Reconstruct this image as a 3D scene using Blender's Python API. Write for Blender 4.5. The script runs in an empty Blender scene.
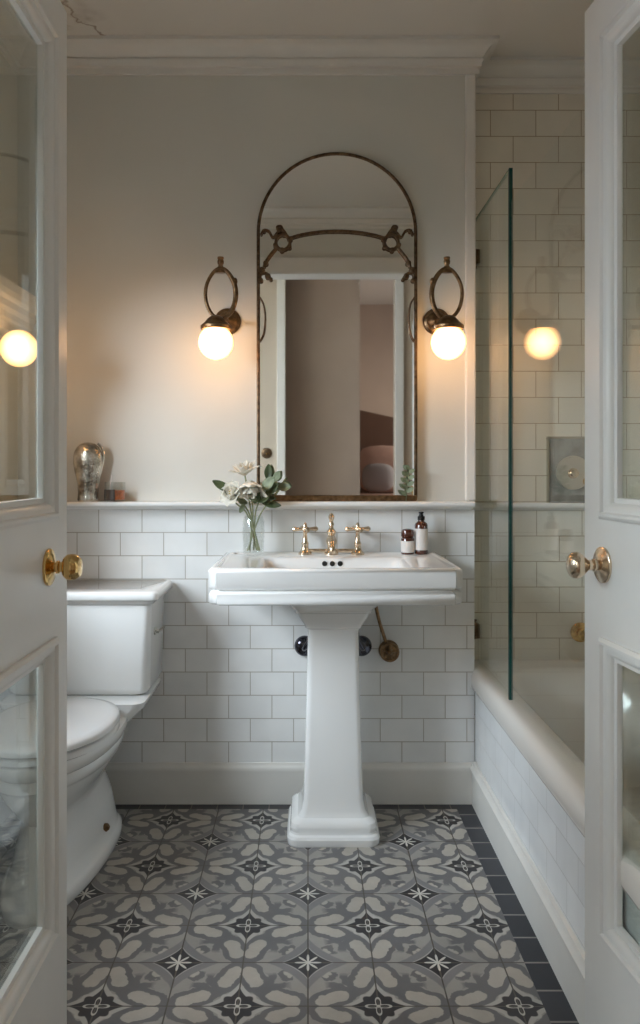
import bpy, bmesh, math, random
from mathutils import Vector, Matrix
random.seed(7)
S = bpy.context.scene
C = bpy.context.collection
PI = math.pi

# ------------------------------------------------------------------ camera, world, lights, exposure
cd = bpy.data.cameras.new('camera'); cam = bpy.data.objects.new('camera', cd); C.objects.link(cam)
cam.location = (0, 0, 1.17); cam.rotation_euler = (PI/2, 0, 0)
cd.sensor_fit = 'VERTICAL'; cd.sensor_height = 36; cd.sensor_width = 36*640/1024
cd.lens = 36*797/1024; cd.shift_x = 12/1024; cd.shift_y = -42/1024; cd.clip_start = 0.02
S.camera = cam
S.view_settings.view_transform = 'Standard'; S.view_settings.look = 'None'
S.view_settings.gamma = 1; S.view_settings.exposure = -0.02; S.view_settings.use_curve_mapping = False
W = bpy.data.worlds.new('world'); S.world = W; W.use_nodes = True
W.node_tree.nodes['Background'].inputs[0].default_value = (0.62, 0.76, 1.0, 1)
W.node_tree.nodes['Background'].inputs[1].default_value = 1.0

def area(name, loc, rot, sx, sy, power, col):
    l = bpy.data.lights.new(name, 'AREA'); l.shape = 'RECTANGLE'; l.size = sx; l.size_y = sy
    l.energy = power; l.color = col
    o = bpy.data.objects.new(name, l); C.objects.link(o); o.location = loc; o.rotation_euler = rot
    return o
DAY = (0.80, 0.905, 1.0)
def aim(o, p): o.rotation_euler = (Vector(p)-o.location).to_track_quat('-Z', 'Y').to_euler()
# daylight outside the bathroom window (left wall) and outside the landing window behind the camera
aim(area('daylight_bathroom', (-1.80, 1.05, 2.05), (0, 0, 0), 1.4, 1.3, 205, DAY), (-0.1, 2.3, 0.85))
area('daylight_landing', (-2.15, 0.10, 1.95), (0, math.radians(-62), 0), 1.5, 1.3, 90, DAY)
aim(area('bedroom_fill', (2.75, -2.2, 1.9), (0, 0, 0), 1.2, 1.2, 60, (1.0, 0.86, 0.72)), (0.6, -2.6, 1.0))  # warm fill light added to brighten the bedroom in the mirror

# ------------------------------------------------------------------ node helpers
class N:
    def __init__(s, nt, sock): s.nt, s.s = nt, sock
    def _b(s, op, o=None, o2=None, clamp=False):
        n = s.nt.nodes.new('ShaderNodeMath'); n.operation = op; n.use_clamp = clamp
        s.nt.links.new(s.s, n.inputs[0])
        for i, q in ((1, o), (2, o2)):
            if q is None: continue
            if isinstance(q, N): s.nt.links.new(q.s, n.inputs[i])
            else: n.inputs[i].default_value = q
        return N(s.nt, n.outputs[0])
    def __add__(s, o): return s._b('ADD', o)
    def __sub__(s, o): return s._b('SUBTRACT', o)
    def __mul__(s, o): return s._b('MULTIPLY', o)
    def __truediv__(s, o): return s._b('DIVIDE', o)
    def pw(s, o): return s._b('POWER', o)
    def mx(s, o): return s._b('MAXIMUM', o)
    def mn(s, o): return s._b('MINIMUM', o)
    def ab(s): return s._b('ABSOLUTE')
    def clamp(s): return s._b('MULTIPLY', 1.0, None, True)
    def inv(s): return (s*-1.0)+1.0
    def pp(s, o): return s._b('PINGPONG', o)
    def sqrt(s): return s._b('SQRT')
    def cos(s): return s._b('COSINE')
    def at2(s, o): return s._b('ARCTAN2', o)
    def below(s, v, w=0.012):      # 1 where s < v, with a soft edge
        return (((s - v)*(-1.0/w))+0.5)._b('MULTIPLY', 1.0, None, True)

def new_mat(name):
    m = bpy.data.materials.new(name); m.use_nodes = True
    nt = m.node_tree; b = nt.nodes['Principled BSDF']
    return m, nt, b
def sv(b, k, v):
    if k in b.inputs: b.inputs[k].default_value = v
def mat(name, col, rough=0.5, metal=0.0, noise=0.0, nscale=8.0, bump=0.0, bscale=60.0, coat=0.0, spec=None, trans=0.0, emis=None, estr=0.0, ior=None, sss=0.0):
    m, nt, b = new_mat(name)
    sv(b, 'Base Color', (*col, 1)); sv(b, 'Roughness', rough); sv(b, 'Metallic', metal); sv(b, 'Coat Weight', coat); sv(b, 'Coat Roughness', 0.06)
    sv(b, 'Transmission Weight', trans)
    if ior: sv(b, 'IOR', ior)
    if spec is not None: sv(b, 'Specular IOR Level', spec)
    if emis: sv(b, 'Emission Color', (*emis, 1)); sv(b, 'Emission Strength', estr)
    tc = nt.nodes.new('ShaderNodeTexCoord')
    if noise:
        t = nt.nodes.new('ShaderNodeTexNoise'); t.inputs['Scale'].default_value = nscale; t.inputs['Detail'].default_value = 5
        nt.links.new(tc.outputs['Object'], t.inputs['Vector'])
        r = nt.nodes.new('ShaderNodeMapRange'); r.inputs[3].default_value = 1-noise; r.inputs[4].default_value = 1+noise
        r.inputs[1].default_value = 0.3; r.inputs[2].default_value = 0.7
        nt.links.new(t.outputs['Fac'], r.inputs[0])
        x = nt.nodes.new('ShaderNodeVectorMath'); x.operation = 'SCALE'; x.inputs[0].default_value = col
        nt.links.new(r.outputs[0], x.inputs['Scale']); nt.links.new(x.outputs[0], b.inputs['Base Color'])
    if bump:
        t = nt.nodes.new('ShaderNodeTexNoise'); t.inputs['Scale'].default_value = bscale; t.inputs['Detail'].default_value = 4
        nt.links.new(tc.outputs['Object'], t.inputs['Vector'])
        bp = nt.nodes.new('ShaderNodeBump'); bp.inputs['Strength'].default_value = bump; bp.inputs['Distance'].default_value = 0.002
        nt.links.new(t.outputs['Fac'], bp.inputs['Height']); nt.links.new(bp.outputs[0], b.inputs['Normal'])
    return m
def tile_mat(name, ax, off, bw, rh, c1, c2, grout, rough=0.16, mortar=0.0016, bump=0.5):
    """running-bond tiles; ax picks the two object axes the bond runs over"""
    m, nt, b = new_mat(name)
    tc = nt.nodes.new('ShaderNodeTexCoord'); sp = nt.nodes.new('ShaderNodeSeparateXYZ'); cb = nt.nodes.new('ShaderNodeCombineXYZ')
    nt.links.new(tc.outputs['Object'], sp.inputs[0])
    for i in (0, 1):
        v = N(nt, sp.outputs[ax[i]]) - off[i]
        nt.links.new(v.s, cb.inputs[i])
    br = nt.nodes.new('ShaderNodeTexBrick'); br.offset = 0.5; br.offset_frequency = 2; br.squash = 1
    for k, v in (('Scale', 1), ('Mortar Size', mortar), ('Mortar Smooth', 0.25), ('Bias', 0), ('Brick Width', bw), ('Row Height', rh)): br.inputs[k].default_value = v
    br.inputs['Color1'].default_value = (*c1, 1); br.inputs['Color2'].default_value = (*c2, 1); br.inputs['Mortar'].default_value = (*grout, 1)
    nt.links.new(cb.outputs[0], br.inputs['Vector'])
    ns = nt.nodes.new('ShaderNodeTexNoise'); ns.inputs['Scale'].default_value = 9; ns.inputs['Detail'].default_value = 6
    nt.links.new(tc.outputs['Object'], ns.inputs['Vector'])
    mx = nt.nodes.new('ShaderNodeVectorMath'); mx.operation = 'SCALE'
    f = N(nt, ns.outputs['Fac'])*0.2 + 0.9
    nt.links.new(br.outputs['Color'], mx.inputs[0]); nt.links.new(f.s, mx.inputs['Scale']); nt.links.new(mx.outputs[0], b.inputs['Base Color'])
    rr = N(nt, br.outputs['Fac'])*0.5 + rough
    nt.links.new(rr.s, b.inputs['Roughness'])
    h = N(nt, br.outputs['Fac'])*-1.0 + N(nt, ns.outputs['Fac'])*0.35
    bp = nt.nodes.new('ShaderNodeBump'); bp.inputs['Strength'].default_value = bump; bp.inputs['Distance'].default_value = 0.0015
    nt.links.new(h.s, bp.inputs['Height']); nt.links.new(bp.outputs[0], b.inputs['Normal'])
    return m
def pane_mat(name, tint, gain=1.0):
    m = bpy.data.materials.new(name); m.use_nodes = True; nt = m.node_tree
    nt.nodes.remove(nt.nodes['Principled BSDF']); out = nt.nodes['Material Output']
    lw = nt.nodes.new('ShaderNodeLayerWeight'); lw.inputs[0].default_value = 0.5
    f = (N(nt, lw.outputs['Facing']).pw(5.0)*0.96 + 0.04)*gain
    tr = nt.nodes.new('ShaderNodeBsdfTransparent'); tr.inputs[0].default_value = (*tint, 1)
    gl = nt.nodes.new('ShaderNodeBsdfGlossy'); gl.inputs['Roughness'].default_value = 0.0; gl.inputs[0].default_value = (1, 1, 1, 1)
    mx = nt.nodes.new('ShaderNodeMixShader')
    nt.links.new(f.clamp().s, mx.inputs[0]); nt.links.new(tr.outputs[0], mx.inputs[1]); nt.links.new(gl.outputs[0], mx.inputs[2])
    nt.links.new(mx.outputs[0], out.inputs[0])
    return m

def encaustic(pitch):
    """patterned cement tile: star nodes (even corners) and flower nodes (odd corners), mirrored tile to tile"""
    m, nt, b = new_mat('encaustic_tile')
    tc = nt.nodes.new('ShaderNodeTexCoord'); sp = nt.nodes.new('ShaderNodeSeparateXYZ'); nt.links.new(tc.outputs['Object'], sp.inputs[0])
    ns = nt.nodes.new('ShaderNodeTexNoise'); ns.inputs['Scale'].default_value = 45; ns.inputs['Detail'].default_value = 3
    nt.links.new(tc.outputs['Object'], ns.inputs['Vector'])
    wob = (N(nt, ns.outputs['Fac'])-0.5)
    px = N(nt, sp.outputs[0])/pitch; py = (N(nt, sp.outputs[1])-1.893)/pitch
    p0 = px.pp(1.0); q0 = py.pp(1.0)
    p = p0; q = q0 
    mm = p.mx(q); nn = p.mn(q)                       # folded along the diagonal: star (0,0), plain corner (1,0), flower (1,1)
    a = mm.inv(); bb = nn.inv()
    w = wob*0.08
    cream, grey, lilac, dark = (0.44, 0.405, 0.35), (0.155, 0.150, 0.150), (0.215, 0.208, 0.205), (0.036, 0.034, 0.036)
    def mixc(prev, fac, col):
        x = nt.nodes.new('ShaderNodeMix'); x.data_type = 'RGBA'
        nt.links.new(fac.s, x.inputs[0])
        if isinstance(prev, tuple): x.inputs[6].default_value = (*prev, 1)
        else: nt.links.new(prev, x.inputs[6])
        x.inputs[7].default_value = (*col, 1)
        return x.outputs[2]
    cb = nt.nodes.new('ShaderNodeCombineXYZ'); nc = nt.nodes.new('ShaderNodeSeparateColor'); nt.links.new(ns.outputs['Color'], nc.inputs[0])
    mm0, nn0 = mm, nn
    mm = mm + (N(nt, nc.outputs[0])-0.5)*0.11; nn = nn + (N(nt, nc.outputs[1])-0.5)*0.11; a = mm.inv(); bb = nn.inv()
    nt.links.new(mm.s, cb.inputs[0]); nt.links.new(nn.s, cb.inputs[1])
    def seg(ax, ay, bx, by):
        s1 = nt.nodes.new('ShaderNodeVectorMath'); s1.operation = 'SUBTRACT'; nt.links.new(cb.outputs[0], s1.inputs[0]); s1.inputs[1].default_value = (ax, ay, 0)
        d = nt.nodes.new('ShaderNodeVectorMath'); d.operation = 'DOT_PRODUCT'; nt.links.new(s1.outputs[0], d.inputs[0]); dx, dy = bx-ax, by-ay
        L = dx*dx+dy*dy; d.inputs[1].default_value = (dx/L, dy/L, 0)
        h = N(nt, d.outputs['Value']).clamp()
        sc = nt.nodes.new('ShaderNodeVectorMath'); sc.operation = 'SCALE'; sc.inputs[0].default_value = (dx, dy, 0); nt.links.new(h.s, sc.inputs['Scale'])
        s2 = nt.nodes.new('ShaderNodeVectorMath'); s2.operation = 'SUBTRACT'; nt.links.new(s1.outputs[0], s2.inputs[0]); nt.links.new(sc.outputs[0], s2.inputs[1])
        ln = nt.nodes.new('ShaderNodeVectorMath'); ln.operation = 'LENGTH'; nt.links.new(s2.outputs[0], ln.inputs[0])
        return N(nt, ln.outputs['Value'])
    pts = [(1.0, 0.0), (0.68, 0.13), (0.53, 0.28), (0.55, 0.48), (0.72, 0.66)]
    dd = None
    for i in range(len(pts)-1):
        s = seg(*pts[i], *pts[i+1]); dd = s if dd is None else dd.mn(s)
    colr = (0.33, 0.31, 0.28)
    # warm cream heart near the plain corner, inside the grey scroll
    ca, sa = math.cos(math.radians(66)), math.sin(math.radians(66))
    la = a - 0.165; ln_ = nn - 0.35
    lu = (la*ca + ln_*sa)/0.27; lv = (ln_*ca - la*sa)/0.125
    e = (lu*lu + lv*lv).sqrt() + (lu*5.0).cos()*0.10
    c = mixc(colr, dd.below(0.058, 0.02)*(nn-0.24)._b('MULTIPLY', 12.0, None, True), grey)
    c = mixc(c, e.below(1.72, 0.10), grey)
    c = mixc(c, e.below(0.98, 0.10), cream)
    e2 = ((a-0.30)*(a-0.30)*1.0 + (nn-0.70)*(nn-0.70)*2.2).sqrt()
    c = mixc(c, e2.below(0.10, 0.02), grey)
    # small cup shape on the diagonal
    dg = ((mm-0.34)*(mm-0.34) + (nn-0.31)*(nn-0.31)).sqrt()
    c = mixc(c, (dg+w*1.5).below(0.105, 0.02), grey)
    dg2 = ((mm-0.31)*(mm-0.31) + (nn-0.26)*(nn-0.26)).sqrt()
    c = mixc(c, dg2.below(0.05, 0.02), cream)
    mm, nn = mm0, nn0; a = mm.inv(); bb = nn.inv()
    # star corner: lilac arc then dark four-pointed field
    A = (mm/0.66).pw(0.78) + (nn/0.66).pw(0.78)
    c = mixc(c, (A+w).below(1.0, 0.05), lilac)
    A2 = (mm/0.52).pw(0.78) + (nn/0.52).pw(0.78)
    c = mixc(c, A2.below(0.86, 0.03), (0.40, 0.385, 0.36))
    A1 = (mm/0.44).pw(0.74) + (nn/0.44).pw(0.74)
    c = mixc(c, A1.below(0.95, 0.04), dark)
    r = (p*p+q*q).sqrt(); th = q.at2(p)
    # joints
    jd = (p.mn(p.inv())).mn(q.mn(q.inv()))
    joint = jd.below(0.011, 0.006)
    
    star = r - ((th*8.0).cos()*0.5+0.5).pw(1.4)*0.17 - 0.035
    # flower corner: pale outline, dark lobed medallion, pale little flower
    B = (a/0.56).pw(0.72) + (bb/0.56).pw(0.72)
    rb = (a*a+bb*bb).sqrt(); tb = bb.at2(a)
    lob = rb - (tb*8.0).cos()*0.025
    c = mixc(c, (B.below(1.0, 0.04)).mx(lob.below(0.31, 0.02)), (0.46, 0.44, 0.40))
    B2 = (a/0.50).pw(0.66) + (bb/0.50).pw(0.66)
    c = mixc(c, (B2.below(0.92, 0.04)).mx(lob.below(0.255, 0.02)), dark)
    fl = (rb - ((tb*4.0).cos()*0.5+0.5).pw(1.5)*0.13 - 0.045)
    c = mixc(c, joint, (0.10, 0.085, 0.07))
    c = mixc(c, star.below(0.0, 0.02), (0.62, 0.60, 0.54))
    c = mixc(c, fl.ab().below(0.020, 0.012), (0.55, 0.53, 0.48))
    c = mixc(c, (rb-0.0).below(0.03, 0.01), (0.55, 0.53, 0.48))
    # tile to tile tone and wear
    wn = nt.nodes.new('ShaderNodeTexWhiteNoise'); wn.noise_dimensions = '2D'
    fc = nt.nodes.new('ShaderNodeCombineXYZ')
    nt.links.new(px._b('FLOOR').s, fc.inputs[0]); nt.links.new(py._b('FLOOR').s, fc.inputs[1]); nt.links.new(fc.outputs[0], wn.inputs['Vector'])
    n2 = nt.nodes.new('ShaderNodeTexNoise'); n2.inputs['Scale'].default_value = 14; n2.inputs['Detail'].default_value = 8; n2.inputs['Roughness'].default_value = 0.7
    nt.links.new(tc.outputs['Object'], n2.inputs['Vector'])
    tone = N(nt, wn.outputs['Value'])*0.14 + N(nt, n2.outputs['Fac'])*0.5 + 0.68
    v = nt.nodes.new('ShaderNodeVectorMath'); v.operation = 'SCALE'; nt.links.new(c, v.inputs[0]); nt.links.new(tone.s, v.inputs['Scale'])
    nt.links.new(v.outputs[0], b.inputs['Base Color'])
    nt.links.new((N(nt, n2.outputs['Fac'])*0.35+0.28).s, b.inputs['Roughness'])
    bp = nt.nodes.new('ShaderNodeBump'); bp.inputs['Strength'].default_value = 0.5; bp.inputs['Distance'].default_value = 0.0015
    nt.links.new((joint*-1.0 + N(nt, n2.outputs['Fac'])*0.2).s, bp.inputs['Height']); nt.links.new(bp.outputs[0], b.inputs['Normal'])
    return m

def ceiling_mat():
    """off-white ceiling paint with a small brown water crack in the back left corner"""
    m, nt, b = new_mat('ceiling_paint')
    tc = nt.nodes.new('ShaderNodeTexCoord'); sp = nt.nodes.new('ShaderNodeSeparateXYZ'); nt.links.new(tc.outputs['Object'], sp.inputs[0])
    ns = nt.nodes.new('ShaderNodeTexNoise'); ns.inputs['Scale'].default_value = 16; ns.inputs['Detail'].default_value = 6
    nt.links.new(tc.outputs['Object'], ns.inputs['Vector'])
    n = N(nt, ns.outputs['Fac']) - 0.5
    x = N(nt, sp.outputs[0]); y = N(nt, sp.outputs[1]); z = N(nt, sp.outputs[2])
    line = (x + 0.755 + (y-2.6)*-0.22 + n*0.16).ab()
    band = ((y-2.50)*-1.0).below(0.0, 0.12)
    ox = x + 0.77
    near = ((ox*ox)+(y-2.68)*(y-2.68)*0.4).sqrt().below(0.09, 0.08)
    f = (line.below(0.006, 0.012)*band*0.75).mx(near*(n*2.6).clamp()*0.6)
    mx = nt.nodes.new('ShaderNodeMix'); mx.data_type = 'RGBA'; nt.links.new(f.s, mx.inputs[0])
    mx.inputs[6].default_value = (0.74, 0.71, 0.65, 1); mx.inputs[7].default_value = (0.22, 0.13, 0.06, 1)
    nt.links.new(mx.outputs[2], b.inputs['Base Color']); sv(b, 'Roughness', 0.7)
    return m

def foxed_mirror():
    m, nt, b = new_mat('silvered_glass')
    sv(b, 'Base Color', (0.86, 0.87, 0.85, 1)); sv(b, 'Metallic', 1.0); sv(b, 'Roughness', 0.02)
    return m
def mercury():
    m, nt, b = new_mat('mercury_glass')
    tc = nt.nodes.new('ShaderNodeTexCoord')
    v = nt.nodes.new('ShaderNodeTexVoronoi'); v.inputs['Scale'].default_value = 85; v.feature = 'DISTANCE_TO_EDGE'; nt.links.new(tc.outputs['Object'], v.inputs['Vector'])
    n = nt.nodes.new('ShaderNodeTexNoise'); n.inputs['Scale'].default_value = 22; n.inputs['Detail'].default_value = 6; nt.links.new(tc.outputs['Object'], n.inputs['Vector'])
    r = nt.nodes.new('ShaderNodeValToRGB'); r.color_ramp.elements[0].position = 0.38; r.color_ramp.elements[0].color = (0.22, 0.19, 0.15, 1)
    r.color_ramp.elements[1].position = 0.6; r.color_ramp.elements[1].color = (0.80, 0.76, 0.68, 1); nt.links.new(n.outputs['Fac'], r.inputs[0])
    nt.links.new(r.outputs[0], b.inputs['Base Color']); sv(b, 'Metallic', 0.9); sv(b, 'Roughness', 0.16)
    bp = nt.nodes.new('ShaderNodeBump'); bp.inputs['Strength'].default_value = 0.35; bp.inputs['Distance'].default_value = 0.004
    nt.links.new(v.outputs['Distance'], bp.inputs['Height']); nt.links.new(bp.outputs[0], b.inputs['Normal'])
    return m

M = {}
M['plaster'] = mat('wall_paint', (0.69, 0.685, 0.63), 0.75, noise=0.03, nscale=3, bump=0.12, bscale=90)
M['ceiling'] = ceiling_mat()
M['trim'] = mat('trim_paint', (0.78, 0.76, 0.71), 0.38, noise=0.02, nscale=10)
M['doorwhite'] = mat('door_paint', (0.80, 0.79, 0.76), 0.32, noise=0.02, nscale=10, bump=0.05, bscale=50)
M['tile_back'] = tile_mat('metro_tile_back', (0, 2), (-0.7345, 0.2162), 0.152, 0.0816, (0.84, 0.84, 0.82), (0.78, 0.785, 0.77), (0.42, 0.385, 0.33))
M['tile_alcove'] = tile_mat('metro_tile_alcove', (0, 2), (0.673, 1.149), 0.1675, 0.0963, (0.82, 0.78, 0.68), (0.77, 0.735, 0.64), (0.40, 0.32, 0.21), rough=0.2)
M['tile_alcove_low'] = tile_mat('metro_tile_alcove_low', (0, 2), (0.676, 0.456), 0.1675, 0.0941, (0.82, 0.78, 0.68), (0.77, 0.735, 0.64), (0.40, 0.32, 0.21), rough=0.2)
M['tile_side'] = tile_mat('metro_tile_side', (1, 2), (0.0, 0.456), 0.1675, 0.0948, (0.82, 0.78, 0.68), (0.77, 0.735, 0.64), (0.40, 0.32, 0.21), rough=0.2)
M['tile_left'] = tile_mat('metro_tile_left', (1, 2), (0.0, 0.2162), 0.152, 0.0816, (0.84, 0.84, 0.82), (0.78, 0.785, 0.77), (0.42, 0.385, 0.33))
M['tile_apron'] = tile_mat('metro_tile_apron', (1, 2), (0.03, 0.158), 0.152, 0.0865, (0.86, 0.87, 0.87), (0.80, 0.81, 0.81), (0.46, 0.46, 0.45))
M['black_tile'] = tile_mat('black_border_tile', (0, 1), (0.50, 1.893), 0.60, 0.1016, (0.020, 0.023, 0.032), (0.036, 0.038, 0.048), (0.30, 0.28, 0.26), rough=0.3, mortar=0.0032)
M['black_tile_b'] = tile_mat('black_border_tile_back', (0, 1), (0.0, 2.66), 0.09, 0.30, (0.022, 0.022, 0.026), (0.035, 0.033, 0.035), (0.25, 0.22, 0.19), rough=0.3, mortar=0.002)
M['encaustic'] = encaustic(0.154)
M['porcelain'] = mat('porcelain', (0.86, 0.86, 0.84), 0.10, coat=0.4)
M['enamel'] = mat('bath_enamel', (0.82, 0.78, 0.72), 0.14, coat=0.3)
M['seat'] = mat('toilet_seat_enamel', (0.86, 0.865, 0.86), 0.2, coat=0.2)
M['bronze'] = mat('aged_bronze', (0.22, 0.135, 0.07), 0.34, 0.95, noise=0.45, nscale=60, bump=0.5, bscale=160)
M['darkbronze'] = mat('dark_bronze', (0.13, 0.085, 0.05), 0.38, 0.85, noise=0.5, nscale=70, bump=0.6, bscale=180)
M['brass'] = mat('polished_brass', (0.78, 0.53, 0.22), 0.14, 1.0, noise=0.12, nscale=30)
M['pale_brass'] = mat('pale_brass', (0.74, 0.61, 0.46), 0.22, 1.0, noise=0.15, nscale=40)
M['nickel'] = mat('nickel', (0.68, 0.66, 0.60), 0.18, 1.0)
M['chrome_dark'] = mat('dark_chrome', (0.10, 0.10, 0.12), 0.14, 1.0)
M['mirror'] = foxed_mirror()
M['mercury'] = mercury()
M['pane'] = pane_mat('door_glass', (0.90, 0.93, 0.91))
M['screen'] = pane_mat('screen_glass', (0.96, 0.985, 0.97), 0.75)
M['window_glass'] = pane_mat('window_glass', (0.96, 0.96, 0.96))
M['vase_glass'] = pane_mat('vase_glass', (0.94, 0.95, 0.94), 1.3)
M['screen_outer'] = pane_mat('screen_outer_glass', (0.985, 0.995, 0.99), 0.38)
M['green_mid'] = mat('pale_glass_edge', (0.20, 0.30, 0.22), 0.2)
M['glass_edge'] = mat('green_glass_edge', (0.01, 0.06, 0.05), 0.1)
M['clear_edge'] = pane_mat('clear_edge_glass', (0.90, 0.96, 0.93))
M['amber'] = mat('amber_glass', (0.075, 0.02, 0.01), 0.08, coat=0.5)
M['paper'] = mat('paper_label', (0.74, 0.70, 0.66), 0.6)
M['black'] = mat('black_plastic', (0.012, 0.012, 0.012), 0.25)
M['hole'] = mat('dark_hole', (0.02, 0.018, 0.015), 0.5, metal=0.3)
M['leaf'] = mat('leaf_green', (0.085, 0.115, 0.05), 0.45, noise=0.35, nscale=30)
M['leaf_pale'] = mat('leaf_pale', (0.22, 0.265, 0.16), 0.5, noise=0.3, nscale=30)
M['petal'] = mat('petal_white', (0.86, 0.83, 0.74), 0.55, noise=0.05, nscale=40)
def petal_mat():
    m = bpy.data.materials.new('petal'); m.use_nodes = True; nt = m.node_tree; nt.nodes.remove(nt.nodes['Principled BSDF'])
    d = nt.nodes.new('ShaderNodeBsdfDiffuse'); d.inputs[0].default_value = (0.93, 0.91, 0.84, 1)
    tl = nt.nodes.new('ShaderNodeBsdfTranslucent'); tl.inputs[0].default_value = (0.93, 0.91, 0.82, 1)
    mx = nt.nodes.new('ShaderNodeMixShader'); mx.inputs[0].default_value = 0.42
    nt.links.new(d.outputs[0], mx.inputs[1]); nt.links.new(tl.outputs[0], mx.inputs[2]); nt.links.new(mx.outputs[0], nt.nodes['Material Output'].inputs[0])
    return m
M['petal'] = petal_mat()
M['stamen'] = mat('stamen_yellow', (0.55, 0.42, 0.12), 0.6)
M['stem'] = mat('stem_green', (0.24, 0.26, 0.13), 0.5)
M['wax'] = mat('amber_wax', (0.55, 0.14, 0.03), 0.35, noise=0.5, nscale=60)
M['glass_dark'] = mat('smoked_glass', (0.06, 0.045, 0.035), 0.08, coat=0.4)
def globe_mat(k=27.0):
    m, nt, b = new_mat('opal_globe')
    sv(b, 'Base Color', (0.9, 0.85, 0.75, 1)); sv(b, 'Roughness', 0.2); sv(b, 'Emission Color', (1.0, 0.51, 0.19, 1))
    lw = nt.nodes.new('ShaderNodeLayerWeight'); lw.inputs[0].default_value = 0.5
    nt.links.new((N(nt, lw.outputs['Facing']).inv().pw(2.5)*k + 1.8).s, b.inputs['Emission Strength'])
    return m
M['globe'] = globe_mat(); M['globe_soft'] = globe_mat(8.0)
M['hallwall'] = mat('landing_wall', (0.58, 0.50, 0.40), 0.8, noise=0.03, nscale=3)
M['landing_brown'] = mat('landing_brown', (0.34, 0.23, 0.15), 0.8, noise=0.03, nscale=3)
M['taupe'] = mat('taupe_wall', (0.50, 0.40, 0.33), 0.8, noise=0.06, nscale=2)
M['wood'] = mat('floor_boards', (0.16, 0.09, 0.05), 0.45, noise=0.3, nscale=6)
M['darkwood'] = mat('walnut', (0.06, 0.03, 0.018), 0.4, noise=0.3, nscale=12)
M['headboard'] = mat('brown_headboard', (0.16, 0.09, 0.06), 0.7)
M['linen'] = mat('rose_linen', (0.50, 0.33, 0.27), 0.9, noise=0.08, nscale=8)
M['greylinen'] = mat('grey_linen', (0.30, 0.29, 0.30), 0.9)
M['stone'] = mat('marble_plate', (0.30, 0.30, 0.28), 0.22, noise=0.25, nscale=18)
M['disc'] = mat('satin_nickel', (0.62, 0.58, 0.50), 0.35, 0.6)

# ------------------------------------------------------------------ mesh helpers (all coordinates are world coordinates at build time)
def basis(p):
    v = Vector((0, 0, 0))
    while p is not None: v += p.location; p = p.parent
    return v
def obj(name, bm, m, parent=None, smooth=True, bevel=0.0, seg=2, sub=0, ang=35, cuts=None):
    if parent is not None:
        bmesh.ops.translate(bm, verts=bm.verts, vec=-basis(parent))
    bmesh.ops.recalc_face_normals(bm, faces=bm.faces)
    me = bpy.data.meshes.new(name); bm.to_mesh(me); bm.free()
    me.materials.append(m)
    for f in me.polygons: f.use_smooth = smooth
    if smooth and not sub:
        me.set_sharp_from_angle(angle=math.radians(ang))
    o = bpy.data.objects.new(name, me); C.objects.link(o)
    if parent is not None: o.parent = parent
    if bevel:
        b = o.modifiers.new('bevel', 'BEVEL'); b.width = bevel; b.segments = seg; b.limit_method = 'ANGLE'; b.angle_limit = math.radians(40)
    if sub:
        s = o.modifiers.new('sub', 'SUBSURF'); s.levels = sub; s.render_levels = sub
    return o
def tag(o, label, cat, group=None):
    o['label'] = label; o['category'] = cat
    if group: o['group'] = group
    return o
def thing(name, label, cat, loc, group=None):
    o = bpy.data.objects.new(name, None); C.objects.link(o); o.location = loc; o.empty_display_size = 0.05
    return tag(o, label, cat, group)
def struct(name, bm, m, **k):
    o = obj(name, bm, m, **k); o['kind'] = 'structure'; return o
def NB(): return bmesh.new()
def box(bm, x0, x1, y0, y1, z0, z1):
    v = [bm.verts.new((x, y, z)) for x in (x0, x1) for y in (y0, y1) for z in (z0, z1)]
    for f in ((0, 1, 3, 2), (4, 6, 7, 5), (0, 4, 5, 1), (2, 3, 7, 6), (0, 2, 6, 4), (1, 5, 7, 3)): bm.faces.new([v[i] for i in f])
    return bm
def B1(*a): return box(NB(), *a)
def loft(bm, rings, cap0=True, cap1=True, closed=True):
    R = [[bm.verts.new(p) for p in r] for r in rings]
    n = len(R[0])
    for i in range(len(R)-1):
        for j in range(n if closed else n-1):
            k = (j+1) % n
            bm.faces.new((R[i][j], R[i][k], R[i+1][k], R[i+1][j]))
    if cap0: bm.faces.new(R[0][::-1])
    if cap1: bm.faces.new(R[-1])
    return bm
def rr(cx, cy, hx, hy, r, z, m=6, notch=False):
    """rounded rectangle ring (or one with scooped corners)"""
    out = []
    for (sx, sy, a0) in ((1, 1, 0), (-1, 1, 90), (-1, -1, 180), (1, -1, 270)):
        for i in range(m+1):
            if notch:
                a = math.radians(a0 + 270 - 90*i/m)   # concave arc about the true corner
                out.append((cx+sx*hx+r*math.cos(a), cy+sy*hy+r*math.sin(a), z))
            else:
                a = math.radians(a0+90*i/m)
                out.append((cx+sx*(hx-r)+r*math.cos(a), cy+sy*(hy-r)+r*math.sin(a), z))
    return out
def egg(cx, cyb, cyf, hw, z, n=48, ex=2.3, kf=0.46):
    """toilet outline: back at cyb (far), front at cyf (near)"""
    cy = cyb + (cyf-cyb)*kf; out = []
    for i in range(n):
        t = 2*PI*i/n; c, s = math.cos(t), math.sin(t)
        e = ex if s > 0 else 2.0
        x = hw*math.copysign(abs(c)**(2/e), c); y = math.copysign(abs(s)**(2/e), s)
        out.append((cx+x, cy + y*((cyb-cy) if s > 0 else (cy-cyf)), z))
    return out
def lathe(bm, prof, c=(0, 0, 0), axis=(0, 0, 1), n=32, caps=True):
    ax = Vector(axis).normalized(); q = Vector((0, 0, 1)).rotation_difference(ax).to_matrix()
    rings = []
    for r, h in prof:
        rings.append([tuple(Vector(c)+q @ Vector((max(r, 1e-4)*math.cos(2*PI*i/n), max(r, 1e-4)*math.sin(2*PI*i/n), h))) for i in range(n)])
    return loft(bm, rings, caps, caps)
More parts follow.
